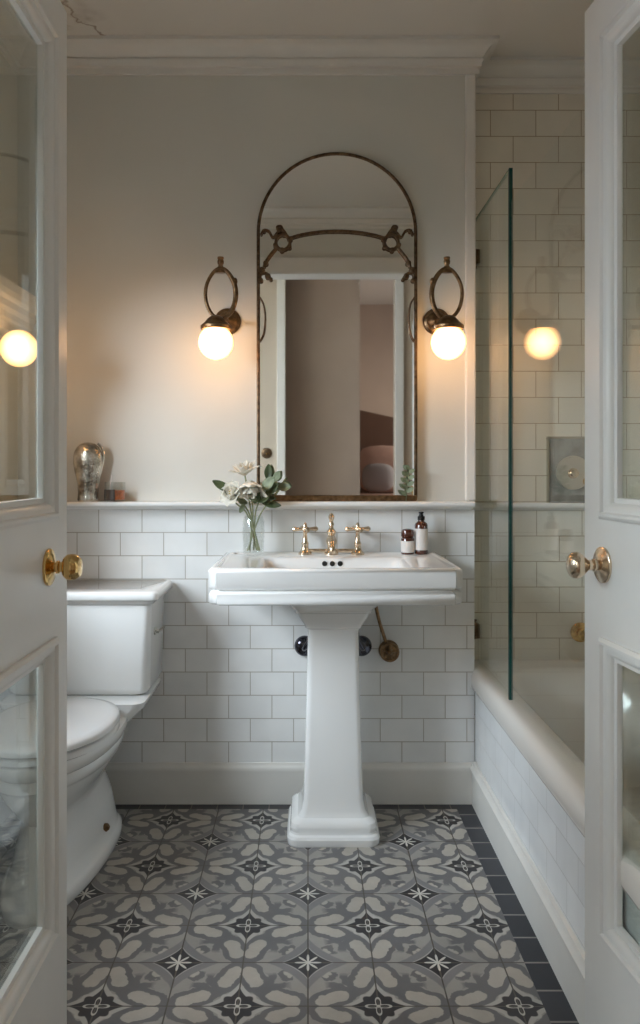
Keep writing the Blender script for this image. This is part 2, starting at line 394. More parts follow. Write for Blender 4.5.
def tube(bm, pts, r, n=10, closed=False):
    pts = [Vector(p) for p in pts]; L = len(pts)
    rs = r if isinstance(r, (list, tuple)) else [r]*L
    rings = []; up = None
    for i, p in enumerate(pts):
        if closed: t = (pts[(i+1) % L]-pts[i-1]).normalized()
        else: t = (pts[min(i+1, L-1)]-pts[max(i-1, 0)]).normalized()
        if up is None:
            up = t.orthogonal().normalized()
        up = (up - t*up.dot(t)).normalized(); s = t.cross(up)
        rings.append([tuple(p+(up*math.cos(2*PI*j/n)+s*math.sin(2*PI*j/n))*rs[i]) for j in range(n)])
    if closed:
        R = [[bm.verts.new(q) for q in rg] for rg in rings]
        for i in range(L):
            A, Bv = R[i], R[(i+1) % L]
            # align the seam ring
            off = 0
            if i == L-1:
                off = min(range(n), key=lambda o: (A[0].co-Bv[o].co).length)
            for j in range(n):
                bm.faces.new((A[j], A[(j+1) % n], Bv[(j+1+off) % n], Bv[(j+off) % n]))
        return bm
    return loft(bm, rings)
def ball(bm, c, r, sx=1, sy=1, sz=1, n=24):
    prof = []
    mtx = Matrix.Translation(Vector(c)) @ Matrix.Diagonal((sx, sy, sz, 1))
    bmesh.ops.create_uvsphere(bm, u_segments=n, v_segments=n//2, radius=r, matrix=mtx)
    return bm
def spline(P, n=8):
    P = [Vector(p) for p in P]; out = []
    for i in range(len(P)-1):
        p0, p1, p2, p3 = P[max(i-1, 0)], P[i], P[i+1], P[min(i+2, len(P)-1)]
        for k in range(n):
            t = k/n
            out.append(0.5*((2*p1)+(p2-p0)*t+(2*p0-5*p1+4*p2-p3)*t*t+(3*p1-p0-3*p2+p3)*t**3))
    out.append(P[-1]); return out
def sweep_path(bm, path, prof, closed=True):
    """room moulding: path of (x,y), interior on the right-hand side; prof of (out, z)"""
    L = len(path); rings = []
    for i in range(L):
        p = Vector(path[i])
        if closed or 0 < i < L-1:
            a = (p-Vector(path[i-1])).normalized(); b = (Vector(path[(i+1) % L])-p).normalized()
        elif i == 0: a = b = (Vector(path[1])-p).normalized()
        else: a = b = (p-Vector(path[i-1])).normalized()
        na = Vector((a.y, -a.x)); nb = Vector((b.y, -b.x)); mi = (na+nb)
        mi = mi/(mi.dot(na)) if mi.dot(na) > 1e-6 else na
        rings.append([(p.x+mi.x*d, p.y+mi.y*d, z) for d, z in prof])
    if closed: rings.append(rings[0])
    R = [[bm.verts.new(q) for q in rg] for rg in rings[:-1]] if closed else [[bm.verts.new(q) for q in rg] for rg in rings]
    if closed: R.append(R[0])
    for i in range(len(R)-1):
        for j in range(len(prof)-1):
            bm.faces.new((R[i][j], R[i][j+1], R[i+1][j+1], R[i+1][j]))
    if not closed:
        bm.faces.new(R[0]); bm.faces.new(R[-1][::-1])
    return bm

# ================================================================== THE SETTING
XL, XR, YB, YA, YF, CZ = -1.02, 1.28, 2.80, 2.94, 0.98, 2.66
RE = 0.570                                            # right end of the back wall, where the bath alcove begins
DL, DR = -0.476, 0.604                                # doorway clear opening
RZ = 1.062                                            # dado rail top
struct('floor', B1(XL, 0.514, YF-0.12, 2.750, -0.05, 0.0), M['encaustic'], smooth=False)
struct('trim_1', B1(0.514, XR, YF-0.12, YB, -0.05, 0.0), M['black_tile'], smooth=False)
struct('trim_2', B1(XL, 0.514, 2.750, YB, -0.05, 0.0), M['black_tile_b'], smooth=False)
struct('floor_landing', B1(-2.0, 2.2, -3.6, YF-0.12, -0.05, 0.0), M['wood'], smooth=False)
struct('ceiling', B1(XL-0.1, XR+0.1, YF-0.12, YA+0.1, CZ, CZ+0.1), M['ceiling'], smooth=False)
CL = 3.05
struct('ceiling_landing', B1(-2.0, 2.2, -3.6, YF-0.12, CL, CL+0.1), M['ceiling'], smooth=False)
struct('wall_back', B1(XL-0.1, RE, YB, YA+0.1, RZ-0.03, CZ), M['plaster'], smooth=False)
struct('wall_back_tiled', B1(XL-0.1, 0.584, YB-0.003, YA-0.001, -0.05, RZ-0.03), M['tile_back'], smooth=False)
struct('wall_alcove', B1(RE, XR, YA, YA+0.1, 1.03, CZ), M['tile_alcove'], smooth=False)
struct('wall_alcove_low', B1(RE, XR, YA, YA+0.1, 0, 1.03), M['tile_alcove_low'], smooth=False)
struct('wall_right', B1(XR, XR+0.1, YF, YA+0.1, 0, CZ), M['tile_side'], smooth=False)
# left wall with the window opening
wy0, wy1, wz0, wz1 = 1.15, 2.24, 0.92, 1.76
b = NB(); box(b, XL-0.12, XL, YF, wy0, 0, CZ); box(b, XL-0.12, XL, wy1, YA+0.1, 0, CZ)
box(b, XL-0.12, XL, wy0, wy1, 0, wz0); box(b, XL-0.12, XL, wy0, wy1, wz1, CZ)
struct('wall_left', b, M['plaster'], smooth=False)
b = NB(); box(b, XL, XL+0.008, YF, wy0-0.07, 0.10, RZ-0.03); box(b, XL, XL+0.008, wy1+0.07, YB-0.008, 0.10, RZ-0.03); box(b, XL, XL+0.008, wy0-0.07, wy1+0.07, 0.10, wz0-0.04)
struct('wall_left_tiled', b, M['tile_left'], smooth=False)
# door wall, seen only in the mirror
DH = 2.30
b = NB(); box(b, XL-0.1, DL-0.05, YF-0.12, YF, 0, CZ); box(b, DR+0.05, XR+0.1, YF-0.12, YF, 0, CZ); box(b, DL-0.05, DR+0.05, YF-0.12, YF, DH, CZ)
struct('wall_front', b, M['plaster'], smooth=False)
struct('wall_front_upper', B1(-1.6, 1.8, YF-0.12, YF, CZ+0.1, 3.15), M['hallwall'], smooth=False)
b = NB()
box(b, DL-0.05, DL-0.044, YF-0.13, YF+0.012, 0, DH); box(b, DL-0.13, DL-0.044, YF, YF+0.018, 0, DH+0.085)
box(b, DR+0.044, DR+0.05, YF-0.13, YF+0.012, 0, DH); box(b, DR+0.044, DR+0.13, YF, YF+0.018, 0, DH+0.085)
box(b, DL-0.13, DR+0.13, YF, YF+0.022, DH, DH+0.085); box(b, DL-0.05, DR+0.05, YF-0.13, YF+0.012, DH-0.006, DH)
struct('trim_3', b, M['trim'], smooth=False)
# crown moulding all round the bathroom
crown = [(0.0, 2.556), (0.010, 2.556), (0.012, 2.566), (0.010, 2.576), (0.018, 2.580), (0.020, 2.592), (0.024, 2.600), (0.024, 2.604), (0.018, 2.607), (0.024, 2.612),
         (0.030, 2.622), (0.040, 2.634), (0.052, 2.643), (0.062, 2.647), (0.068, 2.648), (0.068, 2.6598), (0.0, 2.6598)]
room = [(XL, YF), (XL, YB), (0.588, YB), (0.588, YA), (XR, YA), (XR, YF)]
struct('trim_4', sweep_path(NB(), room, crown), M['trim'], ang=50)
# dado rail on the tiled dado
rail = [(0, RZ-0.032), (0.012, RZ-0.031), (0.020, RZ-0.024), (0.066, RZ-0.018), (0.072, RZ-0.012), (0.072, RZ-0.006), (0.067, RZ-0.001), (0.060, RZ), (0, RZ)]
struct('trim_5', sweep_path(NB(), [(XL, wy1+0.07), (XL, YB), (RE+0.002, YB)], rail, closed=False), M['porcelain'], ang=50)
struct('trim_8', sweep_path(NB(), [(0.592, YA), (XR, YA)], [(0, 1.020), (0.006, 1.021), (0.010, 1.027), (0.026, 1.031), (0.030, 1.036), (0.030, 1.044), (0.026, 1.049), (0, 1.050)], closed=False), M['porcelain'], ang=50)
# corner bead where the back wall ends
b = NB(); box(b, 0.552, 0.588, YB-0.012, YA-0.002, RZ+0.0005, 2.556)
struct('trim_6', b, M['trim'], smooth=False, bevel=0.006, seg=3)
# skirting
skirt = [(0.0, 0.0), (0.018, 0.0), (0.018, 0.108), (0.022, 0.114), (0.024, 0.124), (0.020, 0.132), (0.014, 0.136), (0.012, 0.144), (0, 0.144)]
struct('baseboard_back', sweep_path(NB(), [(XL, YF+0.02), (XL, YB-0.003), (0.578, YB-0.003)], [(d*0.5, z) for d, z in skirt], closed=False), M['trim'], ang=40)
# tiled bath apron with its own skirting
struct('baseboard_tub', sweep_path(NB(), [(0.5848, YB-0.014), (0.5848, 1.03)], [(-0.0, 0.0), (0.012, 0.0), (0.012, 0.115), (0.019, 0.120), (0.020, 0.130), (0.013, 0.136), (0.010, 0.150), (0, 0.152)], closed=False), M['trim'], ang=40)

# windows
def window(name, x, y0, y1, z0, z1):
    w = bpy.data.objects.new(name, None); C.objects.link(w); w.location = (x, (y0+y1)/2, z0); w['kind'] = 'structure'
    b = NB(); t = 0.05
    box(b, x-0.09, x-0.04, y0, y0+t, z0, z1); box(b, x-0.09, x-0.04, y1-t, y1, z0, z1); box(b, x-0.09, x-0.04, y0+t, y1-t, z0, z0+t); box(b, x-0.09, x-0.04, y0+t, y1-t, z1-t, z1)
    zm = (z0+z1)/2; box(b, x-0.09, x-0.035, y0+t, y1-t, zm-0.02, zm+0.02); box(b, x-0.08, x-0.05, (y0+y1)/2-0.012, (y0+y1)/2+0.012, z0+t, z1-t)
    obj('window_frame', b, M['trim'], w, smooth=False)
    b = NB()
    box(b, x, x+0.018, y0-0.07, y0, z0-0.04, z1+0.07); box(b, x, x+0.018, y1, y1+0.07, z0-0.04, z1+0.07); box(b, x, x+0.018, y0, y1, z1, z1+0.07)
    box(b, x-0.04, x+0.04, y0-0.0, y1+0.0, z0-0.03, z0+0.0)
    obj('window_casing', b, M['trim'], w, smooth=False)
    obj('window_pane', B1(x-0.067, x-0.063, y0+t, y1-t, z0+t, z1-t), M['window_glass'], w, smooth=False)
    return w
window('window_1', XL, wy0, wy1, wz0, wz1)

# the landing behind the camera (seen in the mirror)
hx0, hx1, hy0 = -1.5, 1.7, -0.62
b = NB(); box(b, hx0-0.1, hx0, hy0, -0.35, 0, CL); box(b, hx0-0.1, hx0, 0.60, YF-0.12, 0, CL); box(b, hx0-0.1, hx0, -0.35, 0.60, 0, 0.6); box(b, hx0-0.1, hx0, -0.35, 0.60, 2.1, CL)
box(b, hx0, XL-0.1, YF-0.12, YF, 0, CL)
struct('wall_landing_left', b, M['hallwall'], smooth=False)
window('window_2', hx0, -0.35, 0.60, 0.6, 2.1)
b = NB(); box(b, hx1, hx1+0.1, hy0, YF-0.12, 0, CL); box(b, XR+0.1, hx1, YF-0.12, YF, 0, CL)
struct('wall_landing_right', b, M['landing_brown'], smooth=False)
OX0, OX1 = -0.175, 0.675                              # opening to the bedroom
b = NB(); box(b, hx0, OX0, hy0-0.12, hy0, 0, CL); box(b, OX1, hx1, hy0-0.12, hy0, 0, CL); box(b, OX0, OX1, hy0-0.12, hy0, 2.80, CL)
struct('wall_landing_rear', b, M['hallwall'], smooth=False)
b = NB(); box(b, OX0-0.065, OX0, hy0, hy0+0.025, 0, 2.80); box(b, OX1, OX1+0.065, hy0, hy0+0.025, 0, 2.80); box(b, OX0-0.065, OX1+0.065, hy0, hy0+0.025, 2.80, 2.87)
struct('trim_7', b, M['trim'], smooth=False, bevel=0.004)
# bedroom beyond
struct('wall_bedroom_nib', B1(-1.0, 0.42, -0.98, -0.90, 0, CL), M['taupe'], smooth=False)
b = NB(); box(b, -1.6, 2.2, -3.6, -3.5, 0, CL); box(b, 2.1, 2.2, -3.5, -2.9, 0, CL); box(b, 2.1, 2.2, -1.6, hy0-0.12, 0, CL); box(b, 2.1, 2.2, -2.9, -1.6, 0, 0.9); box(b, 2.1, 2.2, -2.9, -1.6, 2.3, CL); box(b, -1.6, -1.5, -3.5, hy0-0.12, 0, CL)  # gap in the right side lets the added fill light in
struct('wall_bedroom', b, M['taupe'], smooth=False)

# ------------------------------------------------------------------ the pair of glazed doors (inner faces towards the middle of the opening)
def frame_sweep(bm, x, ya, yb, za, zb, prof):
    """mitred moulding round a rectangle in the plane of the leaf; prof of (inset, out)"""
    rings = []
    for (y, z, sy, sz) in ((ya, za, 1, 1), (yb, za, -1, 1), (yb, zb, -1, -1), (ya, zb, 1, -1)):
        rings.append([(x+o, y+sy*i, z+sz*i) for i, o in prof])
    R = [[bm.verts.new(q) for q in r] for r in rings]
    for k in range(4):
        A, Bv = R[k], R[(k+1) % 4]
        for j in range(len(prof)-1): bm.faces.new((A[j], A[j+1], Bv[j+1], Bv[j]))
def door(name, sgn, hinge, angle, knob_kind):
    """leaf built along +Y from the hinge; sgn=+1: room-side face looks to +X"""
    w = bpy.data.objects.new(name, None); C.objects.link(w); w.location = (hinge[0], hinge[1], 0.0); w['kind'] = 'structure'
    hx, hy = hinge
    Wd, T, H, z0 = 0.585, 0.040, 2.072, 0.008
    f0, f1 = hx, hx - sgn*T
    xa, xb = min(f0, f1), max(f0, f1)
    o1 = 0.046                              # to the glass, and to the start of the moulding
    ys = [hy, hy+o1, hy+Wd-o1, hy+Wd]
    up, lo = (1.052, 2.016), (0.266, 0.882)
    b = NB()
    box(b, xa, xb, ys[0], ys[1], z0, H); box(b, xa, xb, ys[2], ys[3], z0, H)
    for za, zb in ((z0, lo[0]), (lo[1], up[0]), (up[1], H)): box(b, xa, xb, ys[1], ys[2], za, zb)
    bmesh.ops.remove_doubles(b, verts=b.verts, dist=1e-5)
    obj('leaf', b, M['doorwhite'], w, smooth=False)
    for za, zb in (up, lo):
        b = NB()
        for s, x in ((1, f0), (-1, f1)):
            k = sgn*s
            g = 1.0 if s == 1 else 0.2
            prof = [(-0.026, 0.0), (0.0, 0.0), (0.0, 0.006*k), (0.006, 0.010*k), (0.011, 0.010*k), (0.014, 0.004*k), (0.020, 0.004*k), (0.026, 0.001*k), (0.030, -0.004*k), (0.031, -0.009*k), (0.040, -0.010*k), (0.041, -0.0165*k), (0.041, -0.020*k)]
            frame_sweep(b, x, ys[1], ys[2], za, zb, [((i+0.026)*g, o*(1.0 if s == 1 or o*k < 0 else 0.1)) for i, o in prof])
        bmesh.ops.remove_doubles(b, verts=b.verts, dist=1e-5)
        obj('glazing_bead', b, M['doorwhite'], w, ang=30)
        xm = (f0+f1)/2
        obj('pane', B1(xm-0.002, xm+0.002, ys[1]+0.009, ys[2]-0.009, za+0.009, zb-0.009), M['pane'], w, smooth=False)
    # knob and rose
    ky, kz = hy+Wd-(0.112 if sgn > 0 else 0.078), 0.992
    ax = (sgn, 0, 0)
    rose = obj('rose', lathe(NB(), [(0.034, -0.001), (0.034, 0.004), (0.031, 0.006), (0.026, 0.0062), (0.022, 0.009), (0.014, 0.010), (0.010, 0.012)], (f0, ky, kz), ax, 40), M[knob_kind[0]], w)
    obj('neck', lathe(NB(), [(0.009, 0.008), (0.009, 0.014), (0.012, 0.016), (0.012, 0.020), (0.009, 0.022), (0.010, 0.026), (0.0095, 0.030)], (f0, ky, kz), ax, 24), M[knob_kind[0]], w)
    if knob_kind[1] == 'drum':
        pr = [(0.010, 0.027), (0.019, 0.030), (0.0235, 0.036), (0.024, 0.044), (0.023, 0.051), (0.019, 0.056), (0.017, 0.0585), (0.011, 0.0595), (0.0, 0.060)]
    else:
        pr = [(0.009, 0.029), (0.012, 0.033), (0.017, 0.038), (0.0225, 0.045), (0.025, 0.052), (0.0245, 0.058), (0.021, 0.063), (0.014, 0.067), (0.006, 0.069), (0.0, 0.0695)]
    obj('knob', lathe(NB(), pr, (f0, ky, kz), ax, 32), M[knob_kind[0]], w)
    # hinges on the hinge stile
    for hz in (0.25, 1.05, 1.85):
        obj('hinge', lathe(NB(), [(0.006, -0.04), (0.006, 0.04)], (f0+sgn*0.003, hy-0.006, hz), (0, 0, 1), 12), M['brass'], w)
    w.rotation_euler.z = angle
    return w
door('door_1', 1, (DL, YF+0.008), 0.0, ('brass', 'drum'))
door('door_2', -1, (DR, YF+0.010), math.radians(5.7), ('pale_brass', 'ball'))

# ================================================================== THE BATH
t = thing('bathtub', 'cream enamelled built-in bathtub with rolled rim and white tiled apron', 'bathtub', (0.93, 2.0, 0))
cx, cy = (0.573+XR-0.004)/2, (1.02+YA-0.004)/2
hx, hy = (XR-0.004-0.573)/2, (YA-0.004-1.02)/2
obj('tiled_apron', B1(0.585, 0.60, 1.03, YB-0.012, 0, 0.425), M['tile_apron'], t, smooth=False)
ring = []
for (ins, z) in ((0.012, 0.402), (0.003, 0.404), (0.0, 0.412), (0.0, 0.448), (0.006, 0.464), (0.016, 0.472), (0.030, 0.474), (0.048, 0.470)):
    ring.append(rr(cx, cy, hx-ins, hy-ins*0.3-0.0, 0.004+ins*0.2, z, 8))
ix, iy = cx+0.006, cy-0.01
for (dx, dy, r, z) in ((0.270, 0.885, 0.20, 0.466), (0.262, 0.872, 0.22, 0.460), (0.256, 0.862, 0.225, 0.448), (0.250, 0.850, 0.225, 0.425), (0.235, 0.82, 0.21, 0.33), (0.215, 0.78, 0.19, 0.20), (0.19, 0.73, 0.16, 0.12), (0.15, 0.66, 0.12, 0.09)):
    ring.append(rr(ix, iy, dx, dy, r, z, 8))
obj('tub_shell', loft(NB(), ring, cap0=False, cap1=True), M['enamel'], t, ang=60)
obj('overflow_cover', lathe(NB(), [(0.030, -0.004), (0.030, 0.004), (0.024, 0.009), (0.010, 0.011), (0, 0.011)], (0.994, 2.765, 0.345), (0, -1, 0.12), 28), M['brass'], t)
obj('drain', lathe(NB(), [(0.028, 0), (0.028, 0.003), (0.02, 0.004), (0, 0.003)], (0.98, 2.40, 0.089), (0, 0, 1), 28), M['brass'], t)
# round brass control on the alcove wall
t = thing('bath_tap', 'round brass bath tap knob on the alcove tiles above the tub', 'tap', (1.004, YA, 0.572))
obj('rose', lathe(NB(), [(0.036, 0.0), (0.036, 0.006), (0.031, 0.012), (0.018, 0.016)], (1.004, YA, 0.572), (0, -1, 0), 32), M['brass'], t)
obj('knob', lathe(NB(), [(0.014, 0.014), (0.013, 0.03), (0.020, 0.036), (0.024, 0.046), (0.020, 0.055), (0.008, 0.060), (0, 0.060)], (1.004, YA, 0.572), (0, -1, 0), 32), M['brass'], t)
# shower control plate
t = thing('shower_valve', 'square grey stone shower valve plate with a round nickel dial', 'shower valve', (0.99, YA, 1.165))
obj('backplate', B1(0.886, 1.094, YA-0.010, YA-0.0005, 1.050, 1.285), M['stone'], t, smooth=False, bevel=0.002)
b = NB(); x0, x1, z0, z1 = 0.884, 1.096, 1.048, 1.287
box(b, x0-0.006, x0+0.002, YA-0.014, YA-0.0005, z0, z1); box(b, x1-0.002, x1+0.006, YA-0.014, YA-0.0005, z0, z1); box(b, x0-0.006, x1+0.006, YA-0.0145, YA-0.0005, z1-0.002, z1+0.006); box(b, x0-0.006, x1+0.006, YA-0.0145, YA-0.0005, z0-0.006, z0+0.002)
obj('plate_frame', b, M['nickel'], t, smooth=False)
obj('dial', lathe(NB(), [(0.030, 0.008), (0.060, 0.012), (0.063, 0.018), (0.061, 0.024), (0.052, 0.026), (0.022, 0.028), (0, 0.028)], (0.972, YA, 1.160), (0, -1, 0), 40), M['disc'], t)
obj('dial_hub', lathe(NB(), [(0.020, 0.027), (0.019, 0.034), (0.012, 0.036), (0.010, 0.052), (0.013, 0.058), (0, 0.060)], (0.968, YA, 1.158), (0, -1, 0), 24), M['pale_brass'], t)
obj('lever', lathe(NB(), [(0.017, 0.008), (0.017, 0.03), (0.012, 0.045), (0, 0.047)], (1.022, YA, 1.128), (0, -1, 0), 20), M['brass'], t)

# ------------------------------------------------------------------ glass bath screen standing on the rim
t = thing('shower_screen', 'frameless clear glass bath screen with green edge standing on the tub rim', 'shower screen', (0.62, 2.45, 0.474))
gx = 0.613
obj('fixed_panel', B1(gx-0.003, gx+0.003, 2.420, 2.925, 0.475, 2.080), M['screen'], t, smooth=False)
obj('panel_edge', B1(gx-0.0055, gx+0.0055, 2.408, 2.4195, 0.475, 2.083), M['glass_edge'], t, smooth=False)
obj('top_edge', B1(gx-0.0032, gx+0.0032, 2.420, 2.925, 2.0802, 2.085), M['green_mid'], t, smooth=False)
obj('reflection_panel', B1(gx-0.002, gx+0.002, 1.56, 2.407, 0.475, 1.98), M['screen_outer'], t, smooth=False)  # extra clear pane added to carry the wall lamp's reflection
for hz in (0.585, 1.945):
    b = NB(); box(b, gx-0.011, gx+0.011, YA-0.055, YA-0.010, hz-0.026, hz+0.026)
    h = obj('hinge', b, M['darkbronze'], t, bevel=0.004)
    obj('hinge_pin', lathe(NB(), [(0.006, -0.036), (0.008, -0.033), (0.006, -0.028), (0.006, 0.028), (0.008, 0.033), (0.006, 0.036)], (gx, YA-0.01, hz), (0, 0, 1), 16), M['darkbronze'], h)

# ================================================================== PEDESTAL SINK
sx, sc = 0.080, 2.541
t = thing('pedestal_sink', 'white porcelain pedestal washbasin with moulded rim, standing under the mirror', 'sink', (sx, 2.6, 0))
HX, HY = 0.370, 0.2465
def nr(ins, z, n=0.024): return rr(sx, sc, HX-ins, HY-ins, n, z, 6, notch=True)
ring = [rr(sx, 2.60, 0.155, 0.150, 0.03, 0.760, 6), rr(sx, 2.57, 0.22, 0.18, 0.05, 0.766, 6), rr(sx, sc, 0.315, 0.19, 0.03, 0.775, 6),
        nr(0.020, 0.777), nr(0.010, 0.778), nr(0.003, 0.783), nr(0.002, 0.809), nr(0.005, 0.815), nr(0.009, 0.818), nr(0.010, 0.821), nr(0.003, 0.825), nr(0.0, 0.832), nr(0.0, 0.872), nr(0.002, 0.880), nr(0.008, 0.885), nr(0.018, 0.886),
        nr(0.026, 0.884, 0.022), rr(sx, sc, HX-0.034, HY-0.034, 0.02, 0.881, 6)]
bx, by = sx, 2.490
for (dx, dy, r, z) in ((0.236, 0.150, 0.035, 0.881), (0.228, 0.143, 0.035, 0.879), (0.220, 0.136, 0.04, 0.872), (0.214, 0.130, 0.045, 0.855), (0.200, 0.118, 0.06, 0.81), (0.16, 0.095, 0.07, 0.785), (0.05, 0.04, 0.03, 0.779)):
    ring.append(rr(bx, by, dx, dy, r, z, 6))
obj('basin', loft(NB(), ring), M['porcelain'], t, ang=60)
def pr(hw, z, hy=None, r=0.016, cyy=2.60): return rr(sx, cyy, hw, hy if hy else hw*1.12, r, z, 5)
ring = [pr(0.143, 0.0, 0.130, 0.035), pr(0.145, 0.006, 0.132, 0.035), pr(0.146, 0.022, 0.133, 0.035), pr(0.142, 0.030, 0.129, 0.034), pr(0.136, 0.034, 0.123, 0.032), pr(0.134, 0.040, 0.121, 0.03),
        pr(0.136, 0.052, 0.123, 0.03), pr(0.133, 0.066, 0.120, 0.03), pr(0.122, 0.076, 0.112, 0.028), pr(0.112, 0.080, 0.106, 0.024), pr(0.108, 0.086, 0.103, 0.022),
        pr(0.100, 0.100, 0.100, 0.020), pr(0.094, 0.13, 0.098, 0.018), pr(0.090, 0.25, 0.096, 0.018), pr(0.0865, 0.40, 0.094, 0.018), pr(0.083, 0.54, 0.092, 0.018), pr(0.080, 0.655, 0.090, 0.018),
        pr(0.081, 0.668, 0.091, 0.018), pr(0.088, 0.672, 0.099, 0.018), pr(0.090, 0.680, 0.101, 0.018), pr(0.096, 0.690, 0.106, 0.018), pr(0.106, 0.706, 0.114, 0.018), pr(0.112, 0.722, 0.119, 0.018), pr(0.120, 0.724, 0.124, 0.018), pr(0.121, 0.732, 0.125, 0.018),
        pr(0.134, 0.745, 0.136, 0.02), pr(0.150, 0.762, 0.150, 0.02), pr(0.160, 0.772, 0.158, 0.02)]
obj('pedestal', loft(NB(), ring), M['porcelain'], t, ang=28)
for i in (-1, 0, 1):
    obj('overflow_hole', lathe(NB(), [(0.0085, -0.002), (0.0085, 0.0010), (0.006, 0.0012), (0, -0.0005)], (sx+0.0255*i, 2.6205, 0.862), (0, -1, 0.25), 16), M['hole'], t)
obj('drain', lathe(NB(), [(0.022, 0), (0.022, 0.003), (0.016, 0.004), (0, 0.002)], (sx, 2.49, 0.779), (0, 0, 1), 24), M['pale_brass'], t)
# faucet: bridge, spout and two cross handles
DZ = 0.8822
fy = 2.728
t = thing('faucet', 'three-piece brass basin faucet with two cross handles', 'faucet', (sx, fy, DZ))
obj('spout_column', lathe(NB(), [(0.024, -0.001), (0.024, 0.006), (0.017, 0.012), (0.013, 0.022), (0.016, 0.034), (0.019, 0.044), (0.015, 0.056), (0.011, 0.064), (0.015, 0.070), (0.016, 0.078), (0.010, 0.086), (0.007, 0.094), (0.010, 0.100), (0.009, 0.106), (0.006, 0.112), (0.009, 0.120), (0.011, 0.128), (0.006, 0.138), (0, 0.141)], (sx, fy, DZ), (0, 0, 1), 28), M['pale_brass'], t)
obj('spout', tube(NB(), spline([(sx, fy, DZ+0.045), (sx, fy-0.04, DZ+0.056), (sx, fy-0.09, DZ+0.050), (sx, fy-0.118, DZ+0.032), (sx, fy-0.120, DZ+0.014)], 6), [0.012]*10+[0.010]*15, 16), M['pale_brass'], t)
obj('bridge', tube(NB(), [(sx-0.097, fy, DZ+0.012), (sx+0.097, fy, DZ+0.012)], 0.0065, 14), M['pale_brass'], t)
for s in (-1, 1):
    hx_ = sx+0.090*s
    h = obj('valve_body', lathe(NB(), [(0.023, -0.001), (0.023, 0.005), (0.017, 0.010), (0.013, 0.018), (0.011, 0.030), (0.013, 0.036), (0.009, 0.044), (0.007, 0.068), (0.009, 0.076)], (hx_, fy, DZ), (0, 0, 1), 24), M['pale_brass'], t)
    b = NB()
    zc = DZ+0.086
    ball(b, (hx_, fy, zc), 0.0115, n=16)
    for a in (0.25, 0.25+PI/2):
        c_, s_ = math.cos(a), math.sin(a)
        tube(b, [(hx_+c_*q, fy+s_*q, zc) for q in (-0.045, -0.039, -0.032, -0.012, 0.012, 0.032, 0.039, 0.045)], [0.005, 0.009, 0.0075, 0.0048, 0.0048, 0.0075, 0.009, 0.005], 12)
    lathe(b, [(0.008, 0), (0.006, 0.014), (0.003, 0.018), (0, 0.018)], (hx_, fy, zc+0.004), (0, 0, 1), 16)
    obj('cross_handle', b, M['pale_brass'], h)

# plumbing on the wall behind the pedestal
wf = YB-0.003
t = thing('stop_valve', 'aged brass stop valve with bent supply pipe on tiles right of the pedestal', 'valve', (0.283, wf, 0.538))
vx, vz = 0.283, 0.538
obj('escutcheon', lathe(NB(), [(0.036, 0.0), (0.036, 0.004), (0.030, 0.012), (0.012, 0.020), (0.010, 0.034)], (vx, wf, vz), (0, -1, 0), 28), M['bronze'], t)
b = NB()
for k in range(5):
    a = k*2*PI/5+0.2
    tube(b, [(vx, wf-0.034, vz), (vx+0.026*math.cos(a), wf-0.034, vz+0.026*math.sin(a))], 0.0045, 8)
tube(b, [(vx+0.029*math.cos(2*PI*i/28), wf-0.034, vz+0.029*math.sin(2*PI*i/28)) for i in range(28)], 0.0055, 8, closed=True)
ball(b, (vx, wf-0.038, vz), 0.009, n=14)
obj('hand_wheel', b, M['bronze'], t)
obj('supply_pipe', tube(NB(), spline([(vx-0.006, wf-0.020, vz+0.010), (vx-0.016, wf-0.024, vz+0.045), (vx-0.034, wf-0.04, vz+0.10), (vx-0.050, wf-0.06, vz+0.165), (vx-0.06, wf-0.08, vz+0.235)], 5), 0.0062, 12), M['bronze'], t)
for (x, lab) in ((-0.012, 'dark chrome pipe flange on tiles left of the sink pedestal'), (0.188, 'dark chrome pipe flange between pedestal and brass stop valve')):
    t = thing('pipe_flange', lab, 'pipe flange', (x, wf, 0.553), 'pipe flanges beside the pedestal')
    obj('flange', lathe(NB(), [(0.036, 0.0), (0.036, 0.004), (0.033, 0.014), (0.024, 0.022), (0.012, 0.025)], (x, wf, 0.553), (0, -1, 0), 28), M['chrome_dark'], t)
    obj('pipe_stub', tube(NB(), spline([(x, wf-0.02, 0.553), (x, wf-0.05, 0.556), (x+(0.02 if x < 0.1 else -0.02), wf-0.07, 0.60), (x+(0.03 if x < 0.1 else -0.03), wf-0.075, 0.70)], 5), 0.009, 12), M['chrome_dark'], t)

# ================================================================== TOILET
tx = -0.735
t = thing('toilet', 'white close-coupled toilet with moulded cistern and closed lid behind the left door', 'toilet', (tx, 2.35, 0))
ring = [egg(tx, 2.70, 2.03, 0.136, 0.0, kf=.3), egg(tx, 2.702, 2.025, 0.140, 0.006, kf=.3), egg(tx, 2.702, 2.025, 0.140, 0.034, kf=.3), egg(tx, 2.695, 2.035, 0.132, 0.042, kf=.3), egg(tx, 2.69, 2.05, 0.126, 0.048, kf=.3),
        egg(tx, 2.68, 2.08, 0.120, 0.085, kf=.3), egg(tx, 2.66, 2.13, 0.110, 0.15, kf=.32), egg(tx, 2.64, 2.14, 0.098, 0.21, kf=.38), egg(tx, 2.64, 2.10, 0.103, 0.245), egg(tx, 2.65, 2.07, 0.134, 0.285), egg(tx, 2.66, 2.045, 0.158, 0.325), egg(tx, 2.66, 2.042, 0.161, 0.333), egg(tx, 2.66, 2.036, 0.167, 0.337),
        egg(tx, 2.665, 2.035, 0.172, 0.360), egg(tx, 2.668, 2.040, 0.170, 0.366), egg(tx, 2.67, 2.022, 0.179, 0.376), egg(tx, 2.67, 2.015, 0.184, 0.398), egg(tx, 2.67, 2.018, 0.182, 0.408), egg(tx, 2.668, 2.03, 0.174, 0.411)]
